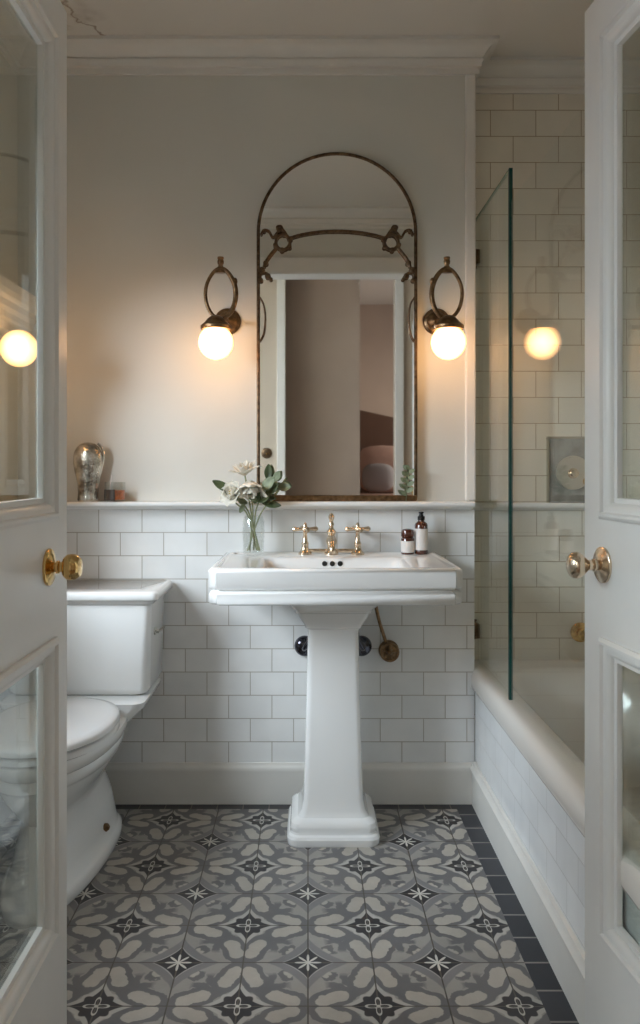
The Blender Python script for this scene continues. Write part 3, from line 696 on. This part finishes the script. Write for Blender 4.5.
obj('bowl', loft(NB(), ring), M['porcelain'], t, ang=50)
obj('cistern_shelf', loft(NB(), [rr(tx, 2.60, 0.13, 0.14, 0.03, 0.34, 5), rr(tx, 2.615, 0.19, 0.165, 0.04, 0.398, 5), rr(tx, 2.62, 0.225, 0.168, 0.04, 0.432, 5), rr(tx, 2.62, 0.228, 0.170, 0.04, 0.448, 5), rr(tx, 2.62, 0.222, 0.165, 0.04, 0.4515, 5)]), M['porcelain'], t, ang=50)
obj('seat', loft(NB(), [egg(tx, 2.50, 2.028, 0.176, 0.411), egg(tx, 2.505, 2.018, 0.185, 0.416), egg(tx, 2.505, 2.018, 0.185, 0.428), egg(tx, 2.50, 2.024, 0.180, 0.433)]), M['seat'], t, ang=50)
obj('lid', loft(NB(), [egg(tx, 2.50, 2.024, 0.180, 0.4355), egg(tx, 2.505, 2.015, 0.187, 0.440), egg(tx, 2.505, 2.015, 0.187, 0.450), egg(tx, 2.50, 2.022, 0.181, 0.457), egg(tx, 2.48, 2.05, 0.160, 0.461), egg(tx, 2.40, 2.15, 0.09, 0.464)]), M['seat'], t, ang=50)
cyc = (2.525+2.785)/2; hcy = (2.785-2.525)/2
obj('cistern', loft(NB(), [rr(tx, cyc, 0.205, hcy-0.02, 0.035, 0.450, 6), rr(tx, cyc, 0.222, hcy-0.008, 0.035, 0.458, 6), rr(tx, cyc, 0.230, hcy-0.002, 0.03, 0.475, 6), rr(tx, cyc, 0.236, hcy, 0.025, 0.735, 6), rr(tx, cyc, 0.236, hcy, 0.025, 0.742, 6)]), M['porcelain'], t, ang=40)
def cl(o, z): return rr(tx, cyc-o*0.5, 0.236+o, hcy+o*0.5, 0.022, z, 6)
obj('cistern_lid', loft(NB(), [cl(0.0, 0.7425), cl(0.006, 0.744), cl(0.008, 0.751), cl(0.013, 0.756), cl(0.016, 0.7585), cl(0.025, 0.7595), cl(0.028, 0.763), cl(0.028, 0.780), cl(0.025, 0.785), cl(0.012, 0.787)]), M['porcelain'], t, ang=60)
lv = obj('flush_lever', lathe(NB(), [(0.013, 0), (0.013, 0.004), (0.007, 0.007), (0.007, 0.016)], (tx+0.234, 2.60, 0.645), (1, 0, 0), 20), M['nickel'], t)
obj('lever_arm', tube(NB(), [(tx+0.246, 2.60, 0.645), (tx+0.247, 2.64, 0.643), (tx+0.247, 2.69, 0.641), (tx+0.247, 2.705, 0.641)], [0.0045, 0.004, 0.006, 0.003], 10), M['nickel'], lv)
for s in (-1, 1):
    obj('bolt_cap', lathe(NB(), [(0.012, -0.004), (0.012, 0.004), (0.008, 0.010), (0, 0.011)], (tx+0.121*s, 2.42, 0.085), (s*0.8, 0, 0.6), 16), M['bronze'], t)

# ================================================================== MIRROR
mx_, r0, mz0, mz1 = 0.101, 0.278, RZ+0.0005, 1.998
ym = YB-0.022
t = thing('arched_mirror', 'tall arched mirror in thin bronze frame with scrollwork, standing on the dado rail', 'mirror', (mx_, ym, mz0))
def arch(r, zb, n=40, y=ym):
    pts = [(mx_-r, y, zb)] + [(mx_-r, y, zb+(mz1-zb)*i/10) for i in range(1, 10)]
    pts += [(mx_+r*math.cos(PI-PI*i/n), y, mz1+r*math.sin(PI-PI*i/n)) for i in range(n+1)]
    pts += [(mx_+r, y, mz1-(mz1-zb)*i/10) for i in range(1, 10)] + [(mx_+r, y, zb)]
    return pts
P = arch(r0-0.004, mz0+0.006)
loftr = [[(p[0], ym+0.014, p[2]) for p in P], [(p[0], ym-0.001, p[2]) for p in P]]
obj('mirror_glass', loft(NB(), loftr), M['mirror'], t, smooth=False)
obj('backing_board', loft(NB(), [[(p[0], ym+0.0215, p[2]) for p in P], [(p[0], ym+0.0145, p[2]) for p in P]]), M['darkwood'], t, smooth=False)
P = arch(r0-0.004, mz0+0.010)
b = tube(NB(), P, 0.0062, 10)
P2 = arch(r0-0.013, mz0+0.02, y=ym-0.003)
obj('arch_frame', b, M['darkbronze'], t)
obj('bottom_rail', B1(mx_-r0, mx_+r0, ym-0.014, ym+0.016, mz0, mz0+0.020), M['bronze'], t, smooth=False, bevel=0.005, seg=3)
# inner low arch bar and corner scrollwork
yo = ym-0.009
k = 2.78/797
def mp(px, py, dy=0.0): return ((px-308)*k, yo-dy, 1.17+(470-py)*k)
bar = spline([mp(287, 240), mp(300, 236), mp(318, 233), mp(337, 232), mp(356, 233), mp(374, 236), mp(387, 240)], 6)
obj('inner_arch_bar', tube(NB(), bar, 0.0055, 10), M['darkbronze'], t)
for s in (-1, 1):
    def q(u, v, dy=0.0): return mp(337+s*u, v, dy)
    b = NB()
    # rosette ring at the joint, small leaves, curling arms up to the frame and down to the lower pendant
    cx_, cy_ = 54, 243
    tube(b, [q(cx_+7*math.cos(2*PI*i/20), cy_+7.5*math.sin(2*PI*i/20), 0.003) for i in range(20)], 0.0055, 8, closed=True)
    for a in range(6):
        an = a*PI/3+0.4
        ball(b, q(cx_+8*math.cos(an), cy_+8*math.sin(an), 0.004), 0.009, 1, 0.7, 1, 10)
    tube(b, spline([q(50, 236), q(55, 230), q(60, 234), q(64, 238), q(68, 232), q(73, 231), q(76, 236)], 5), 0.0042, 8)
    tube(b, spline([q(57, 233), q(60, 228), q(56, 227), q(54, 231)], 5), 0.004, 8)
    tube(b, spline([q(59, 247), q(65, 254), q(70, 261), q(73, 268)], 5), 0.0058, 8)
    for (u, v, rr_) in ((57, 231, 0.010), (71, 264, 0.010), (75, 271, 0.012), (69, 277, 0.011), (76, 281, 0.009), (66, 280, 0.007), (73, 232, 0.007)):
        ball(b, q(u, v, 0.002), rr_, 1, 0.6, 1, 10)
    tube(b, spline([q(66, 281), q(70, 274), q(76, 275), q(76, 282)], 5), 0.004, 8)
    tube(b, spline([q(77, 298), q(73, 306), q(71.5, 320), q(73, 334), q(77, 342)], 5), 0.0032, 8)
    obj('scrollwork', b, M['darkbronze'], t)

# ================================================================== WALL LAMPS
def sconce(xp, xg, label):
    zp, yg, zg = 1.690, 2.605, 1.587
    t = thing('wall_sconce', label, 'wall lamp', (xp, YB, zp), 'globe wall lamps beside the mirror')
    s = -1 if xg < 0 else 1
    obj('backplate', lathe(NB(), [(0.046, 0.0), (0.047, 0.006), (0.042, 0.012), (0.034, 0.015), (0.030, 0.022), (0.016, 0.030), (0.011, 0.036)], (xp, YB-0.0005, zp), (0, -1, 0), 36), M['bronze'], t)
    obj('arm', tube(NB(), spline([(xp, YB-0.03, zp), (xp, YB-0.08, zp-0.008), (xg, yg+0.05, zp-0.018), (xg, yg+0.01, zp-0.032), (xg, yg, zp-0.045)], 6), 0.0085, 14), M['bronze'], t)
    obj('gallery', lathe(NB(), [(0.048, -0.012), (0.050, -0.008), (0.050, 0.0), (0.046, 0.004), (0.038, 0.010), (0.030, 0.020), (0.022, 0.028), (0.010, 0.034), (0.0, 0.035)], (xg, yg, zg+0.054), (0, 0, 1), 36), M['bronze'], t)
    b = NB(); ball(b, (xg, yg, zg), 0.0575, n=48)
    obj('globe_shade', b, M['globe'], t)
    # oval loop with finial above the gallery
    zb, zt = zg+0.078, zg+0.256
    cxl = xg + (0.014 if s < 0 else -0.003)
    pts = []
    for i in range(41):
        a = -PI/2+2*PI*i/40
        u = math.cos(a); v = math.sin(a)
        wx = 0.050*u*(1-0.22*max(v, 0)**2)
        pts.append((cxl+wx, yg+0.012, (zb+zt)/2-0.004+v*(zt-zb)/2*0.93))
    rs = [0.0060+0.0026*max(0, -s*math.cos(-PI/2+2*PI*i/40)) for i in range(41)]
    obj('loop', tube(NB(), pts[:-1], rs[:-1], 12, closed=True), M['bronze'], t)
    b = NB()
    lathe(b, [(0.022, -0.024), (0.018, -0.014), (0.010, -0.004), (0.007, 0.002), (0.010, 0.006), (0.011, 0.014), (0.009, 0.020), (0.011, 0.024), (0.010, 0.028), (0.0, 0.029)], (cxl, yg+0.012, zt-0.002), (0, 0, 1), 20)
    for v in b.verts:
        if v.co.z < zt-0.004: v.co.y = yg+0.012+(v.co.y-yg-0.012)*0.35
    obj('finial', b, M['bronze'], t)
    b = NB(); ball(b, (cxl-s*0.047, yg+0.012, (zb+zt)/2+0.035), 0.010, 0.9, 0.8, 1.3, 14); ball(b, (cxl-s*0.046, yg+0.012, (zb+zt)/2+0.018), 0.008, 0.9, 0.8, 1.0, 14)
    obj('leaf_boss', b, M['bronze'], t)
    return t
sconce(-0.282, -0.301, 'bronze globe wall lamp lit to the left of the arched mirror')
sconce(0.450, 0.459, 'bronze globe wall lamp lit to the right of the arched mirror')

# moulded shelf seen through the left door's glass; globe added as a sconce reflection
t = thing('wall_shelf', 'white moulded wall shelf seen through the left door glass', 'shelf', (XL, 2.5, 1.62))
b = NB()
pf = [(0, 1.620), (0.052, 1.620), (0.054, 1.650), (0.062, 1.655), (0.066, 1.672), (0.076, 1.684), (0.078, 1.704), (0.090, 1.714), (0.096, 1.730), (0.098, 1.756), (0, 1.757)]
rg = [[(XL+0.0005+d, y, z) for d, z in pf] for y in (2.34, 2.775)]
loft(b, rg)
obj('shelf_board', b, M['trim'], t, smooth=False)
t = thing('reflection_globe', 'lit globe added under the wall shelf as the sconce reflection in the left door glass', 'wall lamp', (XL, 2.46, 1.60))
obj('backplate', lathe(NB(), [(0.030, 0), (0.030, 0.006), (0.012, 0.02), (0.008, 0.05), (0.008, 0.075)], (XL+0.0005, 2.46, 1.545), (1, 0, 0), 24), M['bronze'], t)
b = NB(); ball(b, (XL+0.128, 2.46, 1.545), 0.057, n=40); obj('globe_shade', b, M['globe_soft'], t)

# ================================================================== SMALL THINGS
# mercury glass vase on the rail
vx = -0.762; vy = YB-0.038
t = thing('mercury_vase', 'mottled silver mercury glass ornament with rounded top on the dado rail', 'vase', (vx, vy, RZ))
pf = [(0.0, 0.0), (0.034, 0.0), (0.037, 0.004), (0.036, 0.012), (0.035, 0.03), (0.037, 0.055), (0.041, 0.080), (0.047, 0.105), (0.051, 0.128), (0.052, 0.148), (0.048, 0.170), (0.039, 0.187), (0.026, 0.198), (0.012, 0.203), (0.0, 0.204)]
b = lathe(NB(), pf, (vx, vy, RZ), (0, 0, 1), 40)
for v in b.verts: v.co.y = vy+(v.co.y-vy)*0.68
obj('vase_body', b, M['mercury'], t, ang=60)
b = tube(NB(), [(vx+0.031, vy, RZ+0.006), (vx+0.033, vy, RZ+0.05), (vx+0.039, vy, RZ+0.085), (vx+0.048, vy, RZ+0.118), (vx+0.055, vy, RZ+0.148), (vx+0.054, vy, RZ+0.170), (vx+0.046, vy, RZ+0.188), (vx+0.034, vy, RZ+0.200)], 0.0045, 10)
obj('glass_rim', b, M['nickel'], t)
# candle glass
gx_, gy_ = -0.668, YB-0.040
t = thing('candle_glass', 'small glass candle holder with dark band and amber wax on the dado rail', 'candle', (gx_, gy_, RZ))
obj('glass_cup', lathe(NB(), [(0.033, 0.0), (0.036, 0.002), (0.036, 0.066), (0.0345, 0.066), (0.034, 0.006), (0.0, 0.005)], (gx_, gy_, RZ), (0, 0, 1), 36, caps=False), M['vase_glass'], t)
obj('wax', lathe(NB(), [(0.0, 0.006), (0.0335, 0.006), (0.0335, 0.038), (0.0, 0.037)], (gx_, gy_, RZ), (0, 0, 1), 32, caps=False), M['wax'], t)
seg_ = [[(gx_+rad*math.cos(math.radians(a)), gy_+rad*math.sin(math.radians(a)), RZ+z) for a in range(170, 290, 8)] for rad, z in ((0.0362, 0.003), (0.0368, 0.003), (0.0368, 0.041), (0.0362, 0.041))]
obj('dark_band', loft(NB(), seg_+[seg_[0]], False, False, closed=False), M['glass_dark'], t)
obj('wick_stick', tube(NB(), [(gx_-0.017, gy_-0.008, RZ+0.034), (gx_-0.011, gy_-0.008, RZ+0.090)], 0.0018, 8), M['paper'], t)

# bottles on the basin
jx, jy = 0.342, 2.735
t = thing('cream_jar', 'short amber glass jar with brown lid and pale label on the washbasin', 'jar', (jx, jy, DZ))
obj('jar_body', lathe(NB(), [(0.0, 0.0), (0.021, 0.0), (0.0225, 0.003), (0.0225, 0.052), (0.019, 0.058), (0.017, 0.060)], (jx, jy, DZ), (0, 0, 1), 28), M['amber'], t)
obj('label', lathe(NB(), [(0.0228, 0.006), (0.0232, 0.007), (0.0232, 0.044), (0.0228, 0.045)], (jx, jy, DZ), (0, 0, 1), 28, caps=False), M['paper'], t)
obj('lid', lathe(NB(), [(0.018, 0.059), (0.0225, 0.060), (0.0225, 0.076), (0.020, 0.083), (0.012, 0.086), (0.0, 0.087)], (jx, jy, DZ), (0, 0, 1), 28), M['amber'], t)
bx_, by_ = 0.389, 2.738
t = thing('pump_bottle', 'tall amber glass bottle with black cap and white label on the washbasin', 'bottle', (bx_, by_, DZ))
obj('bottle_body', lathe(NB(), [(0.0, 0.0), (0.021, 0.0), (0.0225, 0.003), (0.0225, 0.098), (0.020, 0.105), (0.011, 0.112), (0.010, 0.120)], (bx_, by_, DZ), (0, 0, 1), 28), M['amber'], t)
obj('label', lathe(NB(), [(0.0228, 0.014), (0.0232, 0.015), (0.0232, 0.086), (0.0228, 0.087)], (bx_, by_, DZ), (0, 0, 1), 28, caps=False), M['paper'], t)
obj('cap', lathe(NB(), [(0.0125, 0.116), (0.0125, 0.128), (0.008, 0.131), (0.006, 0.138), (0.009, 0.140), (0.009, 0.144), (0.0, 0.145)], (bx_, by_, DZ), (0, 0, 1), 20), M['black'], t)

# glass vase with flowers
fx, fyv = -0.184, 2.690
t = thing('glass_vase', 'clear glass bottle vase of water on the left of the washbasin', 'vase', (fx, fyv, DZ))
obj('vase_body', lathe(NB(), [(0.0, 0.0015), (0.029, 0.0015), (0.034, 0.006), (0.036, 0.03), (0.038, 0.085), (0.037, 0.115), (0.032, 0.130), (0.027, 0.136), (0.025, 0.136), (0.030, 0.128), (0.0345, 0.113), (0.0355, 0.085), (0.0335, 0.03), (0.031, 0.012), (0.0, 0.010)], (fx, fyv, DZ), (0, 0, 1), 36, caps=False), M['vase_glass'], t, ang=60)
def kf(px, py, dy=0.0):
    kk = (fyv+dy)/797
    return Vector(((px-308)*kk, fyv+dy, 1.17+(470-py)*kk))
def petal(bm, base, d, L, w, curl, up):
    d = Vector(d).normalized(); up = Vector(up).normalized()
    side = d.cross(up).normalized(); nrm = side.cross(d).normalized()
    rows = []
    for i in range(8):
        u = i/7; wv = w*math.sin(PI*min(1, u*0.93+0.05))**0.75
        c = Vector(base)+d*L*u + nrm*(L*curl*u*u)
        rows.append([bm.verts.new(c+side*wv*s+nrm*(w*0.28*abs(s))) for s in (-1, -0.5, 0, 0.5, 1)])
    for i in range(7):
        for j in range(4): bm.faces.new((rows[i][j], rows[i][j+1], rows[i+1][j+1], rows[i+1][j]))
def solid(o, th=0.0009):
    m_ = o.modifiers.new('solid', 'SOLIDIFY'); m_.thickness = th; return o
def bloom(label, c, face, L, w, curl, np_, foot, layers=1):
    t = thing('white_lily', label, 'flower', foot, 'white flowers in the vase')
    face = Vector(face).normalized(); o1 = face.orthogonal().normalized(); o2 = face.cross(o1)
    for ly in range(layers):
        for i in range(np_):
            a = 2*PI*i/np_+ly*0.5+random.uniform(-.1, .1)
            rad = o1*math.cos(a)+o2*math.sin(a)
            op = 0.55+0.5*(ly == 0)+random.uniform(-.15, .15)
            d = face*(1.0) + rad*op*(1.25-0.5*ly)
            b = NB(); petal(b, c+rad*0.002, d, L*(1-0.18*ly)*random.uniform(.88, 1.1), w, curl*random.uniform(.4, 1.1), -rad+face*0.4)
            solid(obj('petal', b, M['petal'], t, sub=1))
    b = NB()
    for i in range(5):
        a = 2*PI*i/5; e = c+face*L*0.5+(o1*math.cos(a)+o2*math.sin(a))*0.006
        tube(b, [c, e], 0.0009, 6); ball(b, e, 0.0022, n=8)
    obj('stamens', b, M['stamen'], t)
    mid = (c+Vector(foot))/2; mid.x = fx*0.75+mid.x*0.25; nk = Vector((fx+(c.x-fx)*0.22, fyv, DZ+0.135))
    obj('stem', tube(NB(), spline([foot, nk, (nk+c)/2+Vector((0, 0, 0.004)), c], 6), 0.0027, 8), M['stem'], t)
ft = lambda x, y=0: Vector((fx+x, fyv+y, DZ+0.016))
bloom('upper white lily open above the other flowers', kf(245, 476), (-0.12, -0.30, 0.95), 0.066, 0.013, -0.22, 7, ft(0.016), 2)
bloom('left white bloom in the vase on the washbasin', kf(236, 494, -0.01), (-0.45, -0.55, 0.15), 0.055, 0.026, -0.10, 8, ft(0.022, -0.006), 2)
bloom('central white bloom hanging just above the vase rim', kf(250, 480, -0.02), (0.05, -0.50, -0.85), 0.078, 0.026, 0.10, 8, ft(-0.014, 0.006), 2)
def leafspray(label, tip, leaves, foot, pale=()):
    t = thing('leafy_stem', label, 'foliage', foot, 'leafy stems in the vase')
    nk = Vector((fx+(tip.x-fx)*0.2, fyv, DZ+0.135))
    obj('stem', tube(NB(), spline([foot, nk, (nk+tip)/2+Vector((0, 0, -0.003)), tip], 6), 0.0025, 8), M['stem'], t)
    for i, (p0, p1, w) in enumerate(leaves):
        d = p1-p0; b = NB(); petal(b, p0, d, d.length, w, 0.12, (0.15*random.uniform(-1, 1), -0.9, 0.45))
        solid(obj('leaf', b, M['leaf_pale'] if i in pale else M['leaf'], t, sub=1))
leafspray('leafy stem reaching left from the vase', kf(224, 489), [(kf(231, 491), kf(212, 482), 0.016), (kf(236, 497), kf(223, 490, -.02), 0.014), (kf(238, 498), kf(227, 503), 0.010), (kf(247, 503), kf(236, 501, -.02), 0.013), (kf(244, 504), kf(240, 513), 0.009)], ft(0.010, 0.010), (3, 4))
leafspray('leafy stem reaching right from the vase', kf(286, 478), [(kf(268, 480), kf(269, 464), 0.014), (kf(274, 482), kf(281, 471, -.01), 0.014), (kf(278, 486), kf(291, 489, -.01), 0.018), (kf(266, 494, -.01), kf(280, 485, -.03), 0.017), (kf(262, 490, -.02), kf(276, 478, -.03), 0.020), (kf(262, 503), kf(281, 507), 0.014), (kf(263, 498), kf(277, 500, -.02), 0.012)], ft(-0.02, -0.004), (1, 2, 4))
leafspray('short leafy stem in the middle of the vase', kf(262, 488), [(kf(258, 502, -.01), kf(272, 495, -.03), 0.014), (kf(256, 500, -.02), kf(244, 492, -.04), 0.013), (kf(254, 503), kf(262, 492, -.03), 0.012)], ft(0.0, 0.012), (1,))

# sprig at the right foot of the mirror
px_, py_ = 0.338, ym-0.028
t = thing('foliage_sprig', 'small grey green sprig at the lower right corner of the mirror', 'foliage', (px_, py_, RZ))
obj('stem', tube(NB(), [(px_, py_, RZ), (px_+0.004, py_, RZ+0.05), (px_+0.012, py_, RZ+0.11)], 0.0014, 8), M['stem'], t)
for i in range(9):
    u = i/8; s = 1 if i % 2 else -1; p0 = Vector((px_+0.002+0.01*u, py_, RZ+0.02+0.09*u)); d = Vector((s*0.8+0.2*u, -0.2, 0.55))
    b = NB(); petal(b, p0, d, 0.030-0.008*u, 0.008, 0.1, (0, -1, 0.3)); solid(obj('leaf', b, M['leaf_pale'], t, sub=1), 0.0006)

# landing: round door plate on the rear wall (in the mirror), and the bed beyond
t = thing('round_switch', 'round aged brass light switch left of the doorway in the mirror', 'light switch', (-0.32, hy0, 1.30))
obj('plate', lathe(NB(), [(0.042, 0), (0.042, 0.004), (0.036, 0.009), (0.014, 0.011)], (-0.32, hy0, 1.30), (0, 1, 0), 28), M['darkbronze'], t)
obj('toggle', lathe(NB(), [(0.008, 0.01), (0.006, 0.026), (0, 0.028)], (-0.32, hy0, 1.30), (0, 1, -0.3), 14), M['brass'], t)
t = thing('bed', 'bed with tall dark wooden headboard reflected in the mirror', 'bed', (1.1, -2.6, 0))
obj('headboard', loft(NB(), [[(x, y, z) for x, z in ((0.30, 0), (0.30, 1.78), (0.5, 1.77), (0.9, 1.68), (1.9, 1.55), (1.9, 0))] for y in (-2.42, -2.36)]), M['headboard'], t, smooth=False)
obj('mattress', loft(NB(), [rr(1.1, -1.7, 0.78, 0.63, 0.06, z, 5) for z in (0.30, 0.32, 0.90, 0.94)]), M['linen'], t)
for (x, y, z, m_, lab) in ((0.72, -2.16, 1.18, 'linen', 'rose linen pillow leaning against the headboard in the mirror'), (1.28, -2.16, 1.19, 'linen', 'rose linen pillow at the far side of the bed'), (0.66, -1.95, 1.10, 'greylinen', 'grey cushion in front of the pillows in the mirror')):
    b = NB(); ball(b, (x, y, z), 0.24, 1.1, 0.36, 0.95, 20) if y < -2 else ball(b, (x, y, z), 0.14, 1.1, 0.5, 0.95, 20)
    k_ = 1 if y < -2 else 0.58
    for v in b.verts:
        v.co.x = x+math.copysign(abs((v.co.x-x)/(0.27*k_))**0.7*0.27*k_, v.co.x-x); v.co.z = z+math.copysign(abs((v.co.z-z)/(0.23*k_))**0.7*0.23*k_, v.co.z-z)
    tag(obj('pillow', b, M[m_]), lab, 'pillow', 'pillows on the bed')
